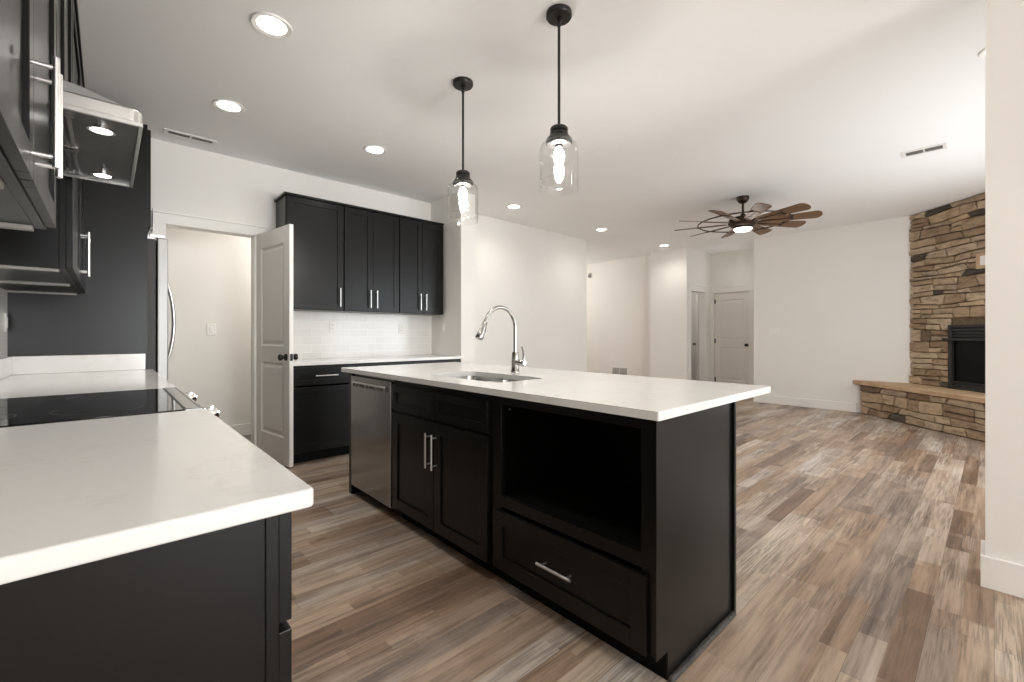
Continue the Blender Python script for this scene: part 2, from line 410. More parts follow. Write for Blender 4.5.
# windows on the unseen walls (frame + muntins)
def window(name, x0, x1, y, z0, z1, n, label):
    bm = BM(); w = 0.06
    box(bm, x0, x1, y, y+0.07, z0, z0+w); box(bm, x0, x1, y, y+0.07, z1-w, z1)
    for k in range(n+1):
        xx = x0+(x1-x0-w)*k/n; box(bm, xx, xx+w, y, y+0.07, z0+w, z1-w)
    return struct(name, bm, 'trim', label, 'window')
window('window_1', WX0, WX1, -0.81, WZ0, WZ1, 3, 'living room window in three sashes')
window('window_2', BX0, BX1, -6.09, 0.3, 2.4, 2, 'patio window behind the kitchen')

# baseboards and casings
def baseboard(name, ext_list, label):
    bm = BM()
    for (x0, x1, y0, y1) in ext_list:
        box(bm, x0, x1, y0, y1, 0, 0.135)
    return struct(name, bm, 'trim', label, 'baseboard', 0.003)
baseboard('baseboard_far', [(XF-0.015, XF, 1.40, 2.83)], 'white baseboard under the wide living room wall')
bm = BM()
box(bm, XR-0.016, XR, -6.0, 0.044, 0, 0.145); box(bm, XR, XR+0.216, 0.028, 0.044, 0, 0.145); box(bm, XR+0.20, XR+0.216, -0.72, 0.028, 0, 0.145)
struct('baseboard_right', bm, 'trim', 'white baseboard wrapping the end of the near right wall', 'baseboard', 0.003)
baseboard('baseboard_pantry', [(-0.48, 2.28, 5.835, 5.85)], 'white baseboard in the room beyond the open door')
baseboard('baseboard_back', [(3.235, 6.20, YB-0.015, YB)], 'white baseboard along the bare back wall')
baseboard('baseboard_side_room', [(8.48, 10.2, 5.385, 5.4), (10.185, 10.2, 4.07, 5.385)], 'white baseboard in the room behind the ajar door')
baseboard('baseboard_foyer', [(8.345, 8.36, 4.72, 7.6)], 'white baseboard along the foyer wall')
def casing(name, axis, plane, a0, a1, z1, d, label, head=0.11, leg=0.085, depth=0.14):
    """door casing with jamb lining; axis 'x' = wall plane at y=plane, faces -y; 'y' = wall plane at x=plane, faces -x"""
    bm = BM()
    def bb(p0, p1, q0, q1, r0, r1):
        if axis == 'x': box(bm, p0, p1, q0, q1, r0, r1)
        else: box(bm, q0, q1, p0, p1, r0, r1)
    f0, f1 = plane-d, plane-0.0005
    bb(a0-leg, a0+0.004, f0, f1, 0, z1); bb(a1-0.004, a1+leg, f0, f1, 0, z1); bb(a0-leg, a1+leg, f0, f1, z1-0.004, z1+head)
    bb(a0-leg-0.012, a1+leg+0.012, f0-0.01, f1, z1+head, z1+head+0.016)
    bb(a0, a0+0.014, f0, plane+depth-0.02, 0, z1); bb(a1-0.014, a1, f0, plane+depth-0.02, 0, z1); bb(a0, a1, f0, plane+depth-0.02, z1-0.014, z1)
    return struct(name, bm, 'trim', label, 'door trim', 0.002)
casing('trim_1', 'x', YB, DX0, DX1, DZ, 0.018, 'white casing around the pantry doorway beside the refrigerator', 0.075)
casing('trim_2', 'x', 3.95, HX0, HX1, HZ, 0.018, 'white casing around the ajar doorway in the hallway side wall', 0.085, 0.07)
casing('trim_3', 'y', 9.20, EY0, EY1, HZ, 0.018, 'white casing around the closed hallway door', 0.085, 0.07)

# doors: two raised panels; leaf along local +x from the hinge, thickness 0..0.035 in y
def door(name, label, w, hgt, loc, rz, both_knobs=True, hinges=True):
    t = thing(name, label, 'door', loc, rz); t['kind'] = 'structure'
    bm = BM(); th = 0.035; st = 0.115
    rails = [(0.0, 0.24), (0.90, 1.05), (hgt-0.15, hgt)]
    box(bm, 0, st, 0, th, 0, hgt); box(bm, w-st, w, 0, th, 0, hgt)
    for a, b_ in rails: box(bm, st, w-st, 0, th, a, b_)
    obj('stiles_and_rails', bm, 'door', t, 0.003)
    for a, b_ in ((0.24, 0.90), (1.05, hgt-0.15)):
        bm = BM()
        x0, x1 = st, w-st
        def rect(ins, y): return [bm.verts.new(p) for p in ((x0+ins, y, a+ins), (x1-ins, y, a+ins), (x1-ins, y, b_-ins), (x0+ins, y, b_-ins))]
        for s in (0, 1):
            ys = (0.0, 0.010, 0.010, 0.003) if s == 0 else (th, th-0.010, th-0.010, th-0.003)
            rs = [rect(i, y) for i, y in zip((0.0, 0.012, 0.024, 0.05), ys)]
            for r0, r1 in zip(rs[:-1], rs[1:]):
                for k in range(4): bm.faces.new((r0[k], r0[(k+1) % 4], r1[(k+1) % 4], r1[k]))
            bm.faces.new(rs[-1])
        obj('panel', bm, 'door', t)
    for s in ((-1, 1) if both_knobs else (-1,)):
        bm = BM(); lathe(bm, [(0, 0), (0.031, 0), (0.031, 0.006), (0.012, 0.010), (0.011, 0.026), (0.022, 0.034), (0.029, 0.046), (0.027, 0.058), (0.015, 0.064), (0, 0.065)], seg=20)
        bmesh.ops.rotate(bm, verts=bm.verts[:], cent=(0, 0, 0), matrix=Matrix.Rotation(math.pi/2 if s < 0 else -math.pi/2, 3, 'X'))
        bmesh.ops.translate(bm, verts=bm.verts[:], vec=(w-0.065, 0 if s < 0 else th, 0.955))
        obj('knob', bm, 'black', t, smooth=True)
    bm = BM(); box(bm, w, w+0.0015, 0.005, th-0.005, 0.925, 0.985); obj('latch_plate', bm, 'black', t)
    for z in ((0.2, hgt/2-0.02, hgt-0.22) if hinges else ()):
        bm = BM(); box(bm, -0.006, 0.022, -0.002, 0.0, z, z+0.09); tube(bm, [(-0.004, -0.005, z), (-0.004, -0.005, z+0.09)], 0.005, 8); obj('hinge', bm, 'black', t)
    return t
# open pantry door: hinged on the right jamb, swung into the kitchen past square
ang = math.atan2(4.150-4.815, 1.164-1.062)
door('door_1', 'white two-panel door standing open into the kitchen beside the back cabinets', 0.69, 2.115, (1.062, 4.812, 0.01), ang, True, False)
# closed door at the end of the hallway: hinges on its left
door('door_2', 'closed white two-panel door with black knob at the hallway end', 0.685, 2.01, (9.222, EY1-0.016, 0.008), -H90, False)
# ajar door in the hallway's left wall
door('door_3', 'ajar white door with black knob in the hallway side wall', 0.64, 2.01, (8.955, 4.085, 0.008), math.radians(28), True)

# ------------------------------------------------------------------ tile
bm = BM(); box(bm, 1.24, 3.03, YB-0.012, YB-0.0005, 0.915, 1.405); struct('backsplash_back', bm, 'tile', 'white subway tile backsplash under the back upper cabinets', 'backsplash')
bm = BM(); box(bm, XL, XL+0.012, 0.735, 4.07, 0.916, 1.45); struct('backsplash_left', bm, 'tile', 'white subway tile strip at the left edge behind the range counter', 'backsplash')

# ================================================================== CABINETS (local frame: x along the front, front at y=0, depth +y)
def pull_bar(bm, p0, p1, out=0.032, r=0.0058, over=0.02):
    """bar pull: p0,p1 post points on the face (local, face looks -y)"""
    p0, p1 = Vector(p0), Vector(p1); d = (p1-p0).normalized(); o = Vector((0, -out, 0))
    tube(bm, [p0+o-d*over, p1+o+d*over], r, 12)
    for p in (p0, p1): tube(bm, [p, p+o], r*0.78, 10)
def shaker(bm, x0, x1, z0, z1, y0=-0.021, th=0.02, rail=0.058, rec=0.009):
    ya, yb = y0, y0+th
    box(bm, x0, x0+rail, ya, yb, z0, z1); box(bm, x1-rail, x1, ya, yb, z0, z1)
    box(bm, x0+rail, x1-rail, ya, yb, z0, z0+rail); box(bm, x0+rail, x1-rail, ya, yb, z1-rail, z1)
    box(bm, x0+rail-0.004, x1-rail+0.004, ya+rec, yb, z0+rail-0.004, z1-rail+0.004)
def front(name, parent, x0, x1, z0, z1, pull=None, rail=0.058):
    bm = BM(); shaker(bm, x0, x1, z0, z1, rail=min(rail, (z1-z0)*0.3)); d = obj(name, bm, 'cab', parent, 0.0016)
    if pull:
        bm = BM(); pull_bar(bm, (pull[0], -0.021, pull[1]), (pull[2], -0.021, pull[3])); obj('handle', bm, 'handle', d, smooth=True)
    return d
def carcass(t, w, d, z0, z1, toe=False, m='cab', name='body'):
    """open box: two sides, top, bottom, back and a face frame"""
    bm = BM(); s = 0.018; zz = z0+(0.10 if toe else 0)
    box(bm, 0, s, 0.0185, d, zz, z1); box(bm, w-s, w, 0.0185, d, zz, z1)
    box(bm, s, w-s, 0.0185, d, z1-s, z1); box(bm, s, w-s, 0.0185, d, zz+0.0, zz+s); box(bm, s, w-s, d-0.01, d, zz+s, z1-s)
    o = obj(name, bm, m, t, 0.001)
    bm = BM(); f = 0.038
    box(bm, 0, f, -0.001, 0.018, zz, z1); box(bm, w-f, w, -0.001, 0.018, zz, z1); box(bm, f, w-f, -0.001, 0.018, zz, zz+f); box(bm, f, w-f, -0.001, 0.018, z1-f, z1)
    obj('face_frame', bm, m, t, 0.001)
    if toe: bm = BM(); box(bm, 0, w, 0.075, 0.09, 0, zz); obj('toe_kick', bm, 'cabinside', t)
    return o
def upper(name, label, w, d, z0, z1, loc, rz, ndoors, group=None, hinge_left=True, pull_z=(0.06, 0.21), crown=True, rails=False, over=0.0):
    t = thing(name, label, 'cabinet', loc, rz, group)
    h = z1-z0
    carcass(t, w, d, 0, h)
    if rails:                                        # underside rails, coloured pale to imitate the light they catch
        for xa, xb in ((0.018, 0.05), (w/2-0.028, w/2+0.028), (w-0.05, w-0.018)):
            bm = BM(); box(bm, xa, xb, 0.02, d-0.012, -0.012, -0.0005); obj('underside_rail', bm, 'rail', t, 0.001)
    if ndoors == 1:
        px = w-0.045 if hinge_left else 0.045
        front('door', t, 0.006, w-0.006, 0.006, h-0.006, (px, pull_z[0], px, pull_z[1]))
    else:
        front('door', t, 0.006, w/2-0.0015, 0.006, h-0.006, (w/2-0.036, pull_z[0], w/2-0.036, pull_z[1]) if pull_z else None)
        front('door', t, w/2+0.0015, w-0.006, 0.006, h-0.006, (w/2+0.036, pull_z[0], w/2+0.036, pull_z[1]) if pull_z else None)
    if crown:
        bm = BM(); box(bm, 0.0005-over, w-0.0005, -0.030, d, h, h+0.022); obj('crown', bm, 'cab', t, 0.003)
    return t
# back uppers
UY, UZ0, UZ1 = 4.505, 1.405, 2.480
ud = YB-UY
upper('upper_cabinet', 'single-door dark upper cabinet on back wall nearest the open door', 0.545, ud, UZ0, UZ1, (1.238, UY, UZ0), 0, 1, 'back wall upper cabinets', over=0.018)
upper('upper_cabinet', 'middle double-door dark upper cabinet on the back wall', 0.622, ud, UZ0, UZ1, (1.785, UY, UZ0), 0, 2, 'back wall upper cabinets')
upper('upper_cabinet', 'rightmost double-door dark upper cabinet on the back wall, by the wall stub', 0.585, ud, UZ0, UZ1, (2.409, UY, UZ0), 0, 2, 'back wall upper cabinets')
# back bases
BY = 4.19
def base(name, label, w, loc, rz, d, ndoors, group=None):
    t = thing(name, label, 'cabinet', loc, rz, group)
    carcass(t, w, d, 0, 0.885, True)
    front('drawer_front', t, 0.006, w-0.006, 0.705, 0.865, (w/2-0.08, 0.79, w/2+0.08, 0.79), 0.045)
    if ndoors == 1: front('door', t, 0.006, w-0.006, 0.115, 0.69)
    else:
        front('door', t, 0.006, w/2-0.0015, 0.115, 0.69, (w/2-0.036, 0.49, w/2-0.036, 0.64)); front('door', t, w/2+0.0015, w-0.006, 0.115, 0.69, (w/2+0.036, 0.49, w/2+0.036, 0.64))
    return t
bd = YB-BY-0.002
base('base_cabinet', 'dark base cabinet with drawer over door, right of the open white door', 0.575, (1.205, BY, 0), 0, bd, 1, 'back wall base cabinets')
base('base_cabinet', 'dark base cabinet on back wall half hidden behind the island', 0.62, (1.782, BY, 0), 0, bd, 2, 'back wall base cabinets')
base('base_cabinet', 'dark base cabinet on back wall against the wall stub', 0.622, (2.404, BY, 0), 0, bd, 2, 'back wall base cabinets')
bm = BM(); box(bm, 1.19, 3.029, 4.15, YB-0.013, 0.886, 0.916); tag(obj('worktop', bm, 'quartz', None, 0.004), 'white quartz worktop on the back wall cabinets', 'worktop')

# ------------------------------------------------------------------ left run (fronts face +x)
LW = 0.20                                            # plane of the left face frames
LD = LW-XL-0.002
t = thing('base_cabinet', 'near dark drawer base cabinet at lower left with plain end panel', 'cabinet', (LW, 0.765, 0), H90)
w = 1.0
carcass(t, w, LD, 0, 0.885, True)
for z0, z1 in ((0.70, 0.873), (0.412, 0.685), (0.115, 0.397)):
    front('drawer_front', t, 0.004, w-0.006, z0, z1, (w/2-0.08, (z0+z1)/2, w/2+0.08, (z0+z1)/2), 0.05)
bm = BM(); box(bm, -0.010, 0.0, 0.022, LD, 0.0, 0.885); obj('end_panel', bm, 'cab', t, 0.001)
bm = BM(); prism(bm, rrect(XL+0.0125, 0.245, 0.732, 1.768, 0.009, 5), 0.886, 0.916); tag(obj('worktop', bm, 'quartz', None, 0.005, 3), 'near white quartz worktop filling the lower left corner', 'worktop')
t = base('base_cabinet', 'dark base cabinet between the range and the refrigerator panel', 1.515, (LW, 2.552, 0), H90, LD, 2)
t = thing('worktop', 'white quartz worktop between the range and refrigerator, with low upstand', 'worktop', (0, 0, 0))
bxo('slab', (XL+0.013, 0.243, 2.548, 4.068, 0.886, 0.916), 'quartz', t, 0.003)
bxo('upstand', (XL+0.033, 0.200, 4.048, 4.068, 0.917, 1.028), 'quartz', t, 0.002)
bxo('side_upstand', (XL+0.013, XL+0.033, 2.548, 4.068, 0.917, 1.028), 'quartz', t, 0.002)
# refrigerator end panel
tag(bxo('tall_end_panel', (XL, 0.213, 4.070, 4.092, 0, 2.655), 'cab', None, 0.0015), 'tall flat charcoal panel beside the refrigerator', 'cabinet panel')
t = upper('upper_cabinet', 'dark cabinet above the refrigerator', 0.725, 0.60, 1.93, 2.64, (0.212, 4.096, 1.93), H90, 2, None, True, (0.06, 0.2), False)
# left uppers: near, above the hood, far
LU = -0.125
lud = LU-XL-0.002
upper('upper_cabinet', 'near dark upper cabinet cut off by the top left corner', 1.03, lud, 1.45, 2.60, (LU, 0.735, 1.45), H90, 2, 'upper cabinets over the range wall', True, (0.05, 0.22), True, True)
upper('upper_cabinet', 'short dark cabinet directly above the range hood', 0.76, lud, 1.887, 2.60, (LU, 1.772, 1.887), H90, 2, 'upper cabinets over the range wall', True, None, True, False)
upper('upper_cabinet', 'dark upper cabinet between the range hood and refrigerator panel', 1.51, lud, 1.43, 2.60, (LU, 2.555, 1.43), H90, 2, 'upper cabinets over the range wall', True, (0.07, 0.26), True, True)

# range hood
t = thing('range_hood', 'slim stainless range hood with two lit lamps', 'range hood', (XL+0.002, 1.772, 1.80), 0)
bm = BM()
prism(bm, rrect(0, 0.54, 0, 0.758, 0.03, 5), 0.012, 0.050); obj('body', bm, 'steelh', t, 0.004)
bm = BM()
prof = [(0, 0.0505), (0.50, 0.0505), (0.405, 0.076), (0.345, 0.084), (0, 0.084)]
pa = [bm.verts.new((x, 0.004, z)) for x, z in prof]; pb = [bm.verts.new((x, 0.754, z)) for x, z in prof]
bm.faces.new(pa); bm.faces.new(pb[::-1])
for k in range(5): bm.faces.new((pa[k], pa[(k+1) % 5], pb[(k+1) % 5], pb[k]))
obj('upper_shell', bm, 'shell', t, 0.002)
bm = BM(); box(bm, 0.0, 0.534, 0.006, 0.752, 0.008, 0.0121); obj('underside', bm, 'hoodunder', t)
bm = BM(); rim = [(0, 0.54, 0, 0.01), (0, 0.54, 0.748, 0.758), (0.53, 0.54, 0.01, 0.748)]
for x0, x1, y0, y1 in rim: box(bm, x0, x1, y0, y1, 0.0, 0.0125)
obj('rim', bm, 'steelh', t, 0.001)
for k in range(2):
    y0 = 0.06+0.33*k; bm = BM()
    box(bm, 0.06, 0.385, y0, y0+0.012, 0.001, 0.009); box(bm, 0.06, 0.385, y0+0.298, y0+0.31, 0.001, 0.009)
    for q in range(17): box(bm, 0.065+q*0.019, 0.075+q*0.019, y0+0.012, y0+0.298, 0.002, 0.008)
    obj('filter', bm, 'steel', t)
for yy in (0.125, 0.655):
    bm = BM(); lathe(bm, [(0, 0.003), (0.027, 0.003), (0.027, 0.009), (0, 0.009)], 0.445, yy, 24); l_ = obj('lamp', bm, 'hoodlamp', t)
    bm = BM(); lathe(bm, [(0.027, 0.001), (0.034, 0.001), (0.034, 0.009), (0.027, 0.009)], 0.445, yy, 24, True); obj('lamp_ring', bm, 'chrome', l_)

# range (front faces +x): built in world axes
t = thing('range', 'slide-in electric range with black glass cooktop and metal knobs', 'range', (0, 1.772, 0))
bxo('body', (XL+0.02, 0.215, 0.0, 0.772, 0.0, 0.905), 'steel', t, 0.002)
bxo('cooktop', (XL+0.014, 0.185, 0.002, 0.770, 0.905, 0.919), 'blackglass', t, 0.002)
bm = BM(); box(bm, 0.185, 0.236, 0.0, 0.772, 0.906, 0.921); obj('front_trim', bm, 'steeldark', t, 0.003)
bm = BM(); box(bm, 0.1865, 0.190, 0.01, 0.762, 0.9185, 0.9215); box(bm, 0.226, 0.2275, 0.01, 0.762, 0.9185, 0.9215); obj('trim_groove', bm, 'slot', t)
for cx_, cy_, rr in ((-0.02, 0.20, 0.11), (-0.02, 0.57, 0.09), (-0.28, 0.20, 0.08), (-0.28, 0.57, 0.11)):
    bm = BM(); lathe(bm, [(rr-0.002, 0.9191), (rr, 0.9193), (rr+0.002, 0.9191)], cx_, cy_, 48); obj('burner_ring', bm, 'ring', t)
bm = BM()
vs = [(0.215, 0.925), (0.24, 0.918), (0.275, 0.80), (0.215, 0.80)]
lo = [bm.verts.new((x, 0.0, z-0.005)) for x, z in vs]; hi = [bm.verts.new((x, 0.772, z-0.005)) for x, z in vs]
bm.faces.new(lo); bm.faces.new(hi[::-1])
for k in range(4): bm.faces.new((lo[k], lo[(k+1) % 4], hi[(k+1) % 4], hi[k]))
cp = obj('control_panel', bm, 'steelh', t, 0.002)
for yy in (0.055, 0.575):
    bm = BM(); lathe(bm, [(0, 0), (0.029, 0), (0.030, 0.006), (0.026, 0.010), (0.024, 0.034), (0.021, 0.038), (0, 0.038)], seg=24)
    box(bm, -0.0045, 0.0045, -0.021, 0.021, 0.034, 0.044)
    bmesh.ops.rotate(bm, verts=bm.verts[:], cent=(0, 0, 0), matrix=Matrix.Rotation(math.radians(73), 3, 'Y'))
    bmesh.ops.translate(bm, verts=bm.verts[:], vec=(0.246, yy, 0.884)); obj('knob', bm, 'chrome', t, 0.0008, smooth=True)
dr = bxo('oven_door', (0.215, 0.258, 0.004, 0.768, 0.20, 0.785), 'steelh', t, 0.003)
bxo('oven_window', (0.258, 0.260, 0.11, 0.66, 0.33, 0.65), 'blackglass', dr)
bm = BM(); tube(bm, [(0.30, 0.05, 0.735), (0.30, 0.722, 0.735)], 0.011, 12)
for yy in (0.09, 0.682): tube(bm, [(0.257, yy, 0.735), (0.30, yy, 0.735)], 0.008, 8)
obj('handle', bm, 'handle', dr, smooth=True)
bxo('warming_drawer', (0.215, 0.255, 0.004, 0.768, 0.05, 0.19), 'steelh', t, 0.003)

# refrigerator (front faces +x)
t = thing('refrigerator', 'stainless french-door refrigerator seen side-on past the charcoal panel', 'refrigerator', (0, 4.115, 0))
FH = 1.868
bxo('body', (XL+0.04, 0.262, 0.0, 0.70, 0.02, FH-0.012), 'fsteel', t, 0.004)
for k, (y0, y1) in enumerate(((0.0, 0.348), (0.352, 0.70))):
    d = bxo('door', (0.268, 0.333, y0, y1, 0.70, FH), 'fridge', t, 0.008)
    yh = 0.318 if k == 0 else 0.382
    pts = []
    for q in range(17):
        u = q/16; pts.append((0.333+0.008+0.055*math.sin(math.pi*u)**0.7, yh, 0.93+0.66*u))
    bm = BM(); tube(bm, pts, [0.007+0.004*math.sin(math.pi*q/16) for q in range(17)], 12); obj('handle', bm, 'steelh', d, smooth=True)
    bm = BM(); yc = 0.015 if k == 0 else 0.645; box(bm, 0.225, 0.318, yc, yc+0.04, FH+0.001, FH+0.028); box(bm, 0.19, 0.26, yc+0.004, yc+0.036, FH-0.012, FH+0.016); obj('hinge_cover', bm, 'steelh', t, 0.004)
d = bxo('freezer_drawer', (0.268, 0.333, 0.0, 0.70, 0.06, 0.692), 'steel', t, 0.008)
bm = BM(); tube(bm, [(0.375, 0.06, 0.62), (0.375, 0.64, 0.62)], 0.011, 12)
for yy in (0.10, 0.60): tube(bm, [(0.333, yy, 0.62), (0.375, yy, 0.62)], 0.008, 8)
obj('handle', bm, 'steelh', d, smooth=True)

# ================================================================== ISLAND (fronts face -x; local x runs toward -y)
IX = 1.331                                           # plane of the face frames
IB = 1.915                                           # back of the boxes
idp = IB-IX
RI = -H90
# left end panel
tag(bxo('island_end_panel', (IX-0.018, IB, 3.163, 3.208, 0, 0.885), 'cab', None, 0.0015), 'narrow dark end panel left of the dishwasher', 'cabinet panel')
# dishwasher
t = thing('dishwasher', 'stainless dishwasher at the far end of the island', 'dishwasher', (IX, 3.160, 0), RI)
w = 0.612
bxo('tub', (0.004, w-0.004, 0.005, idp-0.01, 0.10, 0.872), 'grey', t)
d = bxo('door', (0.004, w-0.004, -0.024, 0.003, 0.075, 0.866), 'steeldark', t, 0.004)
bm = BM()
prof = [(-0.0245, 0.836), (-0.034, 0.832), (-0.040, 0.820), (-0.040, 0.806), (-0.034, 0.797), (-0.026, 0.794)]
a = [bm.verts.new((0.05, y, z)) for y, z in prof]; b2 = [bm.verts.new((w-0.05, y, z)) for y, z in prof]
bm.faces.new(a); bm.faces.new(b2[::-1])
for k in range(len(prof)): bm.faces.new((a[k], a[(k+1) % len(prof)], b2[(k+1) % len(prof)], b2[k]))
obj('handle', bm, 'steeldark', d, 0.002)
for k in range(9): bxo('dark_mark', (0.085+k*0.052, 0.085+k*0.052+0.022+0.010*(k % 3), -0.0412, -0.040, 0.806, 0.820), 'slot', d)  # row of small dark marks along the handle front
bxo('toe_kick', (0.0, w, 0.055, 0.07, 0, 0.075), 'soot', t)
# sink base
t = thing('sink_cabinet', 'dark island sink cabinet with two doors below false drawer fronts', 'cabinet', (IX, 2.545, 0), RI)
w = 0.972
bm = BM(); box(bm, 0, 0.018, 0.0185, idp, 0.1, 0.885); box(bm, w-0.018, w, 0.0185, idp, 0.1, 0.885); box(bm, 0.018, w-0.018, 0.0185, idp, 0.1, 0.118); box(bm, 0.018, w-0.018, idp-0.01, idp, 0.118, 0.885); obj('body', bm, 'cab', t, 0.001)
bm = BM(); box(bm, 0, 0.038, -0.001, 0.018, 0.1, 0.885); box(bm, w-0.038, w, -0.001, 0.018, 0.1, 0.885); box(bm, 0.038, w-0.038, -0.001, 0.018, 0.1, 0.138); box(bm, 0.038, w-0.038, -0.001, 0.018, 0.847, 0.885); box(bm, 0.038, w-0.038, -0.001, 0.018, 0.67, 0.715); obj('face_frame', bm, 'cab', t, 0.001)
bxo('toe_kick', (0, w, 0.055, 0.07, 0, 0.1), 'cabinside', t)
mid = 0.483
front('false_drawer_front', t, 0.010, mid-0.002, 0.702, 0.850, None, 0.04); front('false_drawer_front', t, mid+0.002, w-0.030, 0.702, 0.850, None, 0.04)
front('door', t, 0.010, mid-0.002, 0.092, 0.682, (mid-0.034, 0.455, mid-0.034, 0.605), 0.062); front('door', t, mid+0.002, w-0.030, 0.092, 0.682, (mid-0.012+0.040, 0.455, mid-0.012+0.040, 0.605), 0.062)
# open microwave cabinet + drawer, with the plain end panel
t = thing('microwave_cabinet', 'dark island cabinet with empty open niche above one wide drawer', 'cabinet', (IX, 1.571, 0), RI)
w = 0.826
bm = BM()
box(bm, 0, 0.018, 0.016, idp, 0.1, 0.885); box(bm, w-0.018, w, 0.016, idp, 0.1, 0.885)
box(bm, 0.018, w-0.018, 0.016, idp, 0.1, 0.118); box(bm, 0.018, w-0.018, 0.016, idp, 0.402, 0.420); box(bm, 0.018, w-0.018, 0.016, idp, 0.867, 0.885); box(bm, 0.018, w-0.018, idp-0.01, idp, 0.118, 0.867)
obj('body', bm, 'cabinside', t)
bm = BM()
box(bm, 0, 0.052, -0.006, 0.016, 0.1, 0.885); box(bm, w-0.058, w, -0.006, 0.016, 0.1, 0.885); box(bm, 0.052, w-0.058, -0.006, 0.016, 0.845, 0.885)
box(bm, 0.052, w-0.058, -0.006, 0.016, 0.378, 0.428); box(bm, 0.052, w-0.058, -0.006, 0.016, 0.1, 0.12)
obj('face_frame', bm, 'cab', t, 0.0015)
d = front('drawer', t, 0.012, w-0.030, 0.098, 0.362, None, 0.062)
bm = BM(); pull_bar(bm, (0.345, -0.021, 0.238), (0.475, -0.021, 0.238), 0.032, 0.0058, 0.024); obj('handle', bm, 'handle', d, smooth=True)
bxo('toe_kick', (0, w, 0.055, 0.07, 0, 0.1), 'cabinside', t)
bm = BM(); box(bm, w, w+0.006, -0.020, idp+0.004, 0.1, 0.885); box(bm, w, w+0.006, 0.055, idp+0.004, 0.0, 0.1); obj('end_panel', bm, 'cab', t)
bm = BM(); box(bm, w+0.006, w+0.026, 0.050, idp+0.004, 0.0, 0.018); obj('shoe_molding', bm, 'dustymold', t, 0.006)
bm = BM(); tube(bm, [(0.070, 0.03, 0.815), (0.070, 0.03, 0.822)], 0.003, 8); obj('screw', bm, 'grey', t)
bm = BM(); box(bm, IB+0.0045, IB+0.022, 0.728, 3.208, 0, 0.885); tag(obj('island_back_panel', bm, 'cab', None, 0.001), 'dark panel closing the living room side of the island', 'cabinet panel')
# island worktop with sink cut-out
SX0, SX1, SY0, SY1 = 1.465, 1.828, 1.712, 2.385
bm = BM()
outer = rrect(1.291, 2.334, 0.719, 3.305, 0.007, 4); inner = rrect(SX0, SX1, SY0, SY1, 0.05, 8)
def ringface(z):
    o_ = [bm.verts.new((x, y, z)) for x, y in outer]; i_ = [bm.verts.new((x, y, z)) for x, y in inner]
    es = [bm.edges.new((o_[k], o_[(k+1) % len(o_)])) for k in range(len(o_))]+[bm.edges.new((i_[k], i_[(k+1) % len(i_)])) for k in range(len(i_))]
    bmesh.ops.triangle_fill(bm, use_beauty=True, use_dissolve=False, edges=es)
    return o_, i_
o0, i0 = ringface(0.886); o1, i1 = ringface(0.916)
for a, c in ((o0, o1), (i0, i1)):
    for k in range(len(a)): bm.faces.new((a[k], a[(k+1) % len(a)], c[(k+1) % len(a)], c[k]))
tag(obj('worktop', bm, 'quartz', None, 0.004, 3), 'long white quartz island worktop with undermount sink', 'worktop')
# sink: two bowls
t = thing('sink', 'stainless double-bowl undermount sink in the island', 'sink', (0, 0, 0))
ym = (SY0+SY1)/2
for y0, y1 in ((SY0-0.004, ym-0.012), (ym+0.012, SY1+0.004)):
    bm = BM(); layers = []
    for ins, z in ((0.0, 0.885), (0.004, 0.86), (0.012, 0.72), (0.030, 0.69), (0.06, 0.682)):
        layers.append([bm.verts.new((x, y, z)) for x, y in rrect(SX0-0.004+ins, SX1+0.004-ins, y0+ins, y1-ins, max(0.02, 0.055-ins*0.3), 6)])
    for a, c in zip(layers[:-1], layers[1:]):
        for k in range(len(a)): bm.faces.new((a[k], a[(k+1) % len(a)], c[(k+1) % len(a)], c[k]))
    bm.faces.new(layers[-1])
    bw = obj('bowl', bm, 'steel', t, smooth=True)
    bm = BM(); lathe(bm, [(0, 0.684), (0.03, 0.684), (0.042, 0.687), (0.046, 0.684)], (SX0+SX1)/2, (y0+y1)/2, 24); obj('drain', bm, 'chrome', bw, smooth=True)
bxo('divider', (SX0, SX1, ym-0.0125, ym+0.0125, 0.70, 0.868), 'steel', t, 0.008)
# faucet
FX, FY = 1.985, 2.135
t = thing('faucet', 'brushed nickel gooseneck pull-down faucet behind the sink', 'faucet', (FX, FY, 0.916))
bm = BM(); lathe(bm, [(0, 0), (0.030, 0), (0.030, 0.006), (0.0255, 0.012), (0.025, 0.06), (0.0215, 0.125), (0.019, 0.132), (0, 0.133)], seg=28); obj('body', bm, 'nickel', t, smooth=True)
pts = [(0, 0, 0.125), (0, 0, 0.20), (0, 0, 0.275)]
R_ = 0.128
for k in range(1, 21):
    a = math.radians(158*k/20); pts.append((-R_+R_*math.cos(a), 0, 0.288+R_*math.sin(a)*1.04))
px, pz = pts[-1][0], pts[-1][2]
dx, dz = -math.sin(math.radians(26)), -math.cos(math.radians(26))
bm = BM(); pts.append((px+dx*0.02, 0, pz+dz*0.02)); tube(bm, pts, 0.0125, 16); obj('spout', bm, 'nickel', t, smooth=True)
p0 = Vector(pts[-1]); dv = Vector((dx, 0, dz))
bm = BM(); tube(bm, [p0-dv*0.004, p0, p0+dv*0.03, p0+dv*0.07, p0+dv*0.104, p0+dv*0.110], [0.0128, 0.0155, 0.0165, 0.021, 0.0255, 0.023], 20); sh = obj('spray_head', bm, 'nickel', t, smooth=True)
bm = BM(); tube(bm, [p0+dv*0.03+Vector((0.013, -0.008, 0)), p0+dv*0.065+Vector((0.018, -0.009, 0))], 0.005, 8); obj('spray_button', bm, 'slot', sh, smooth=True)
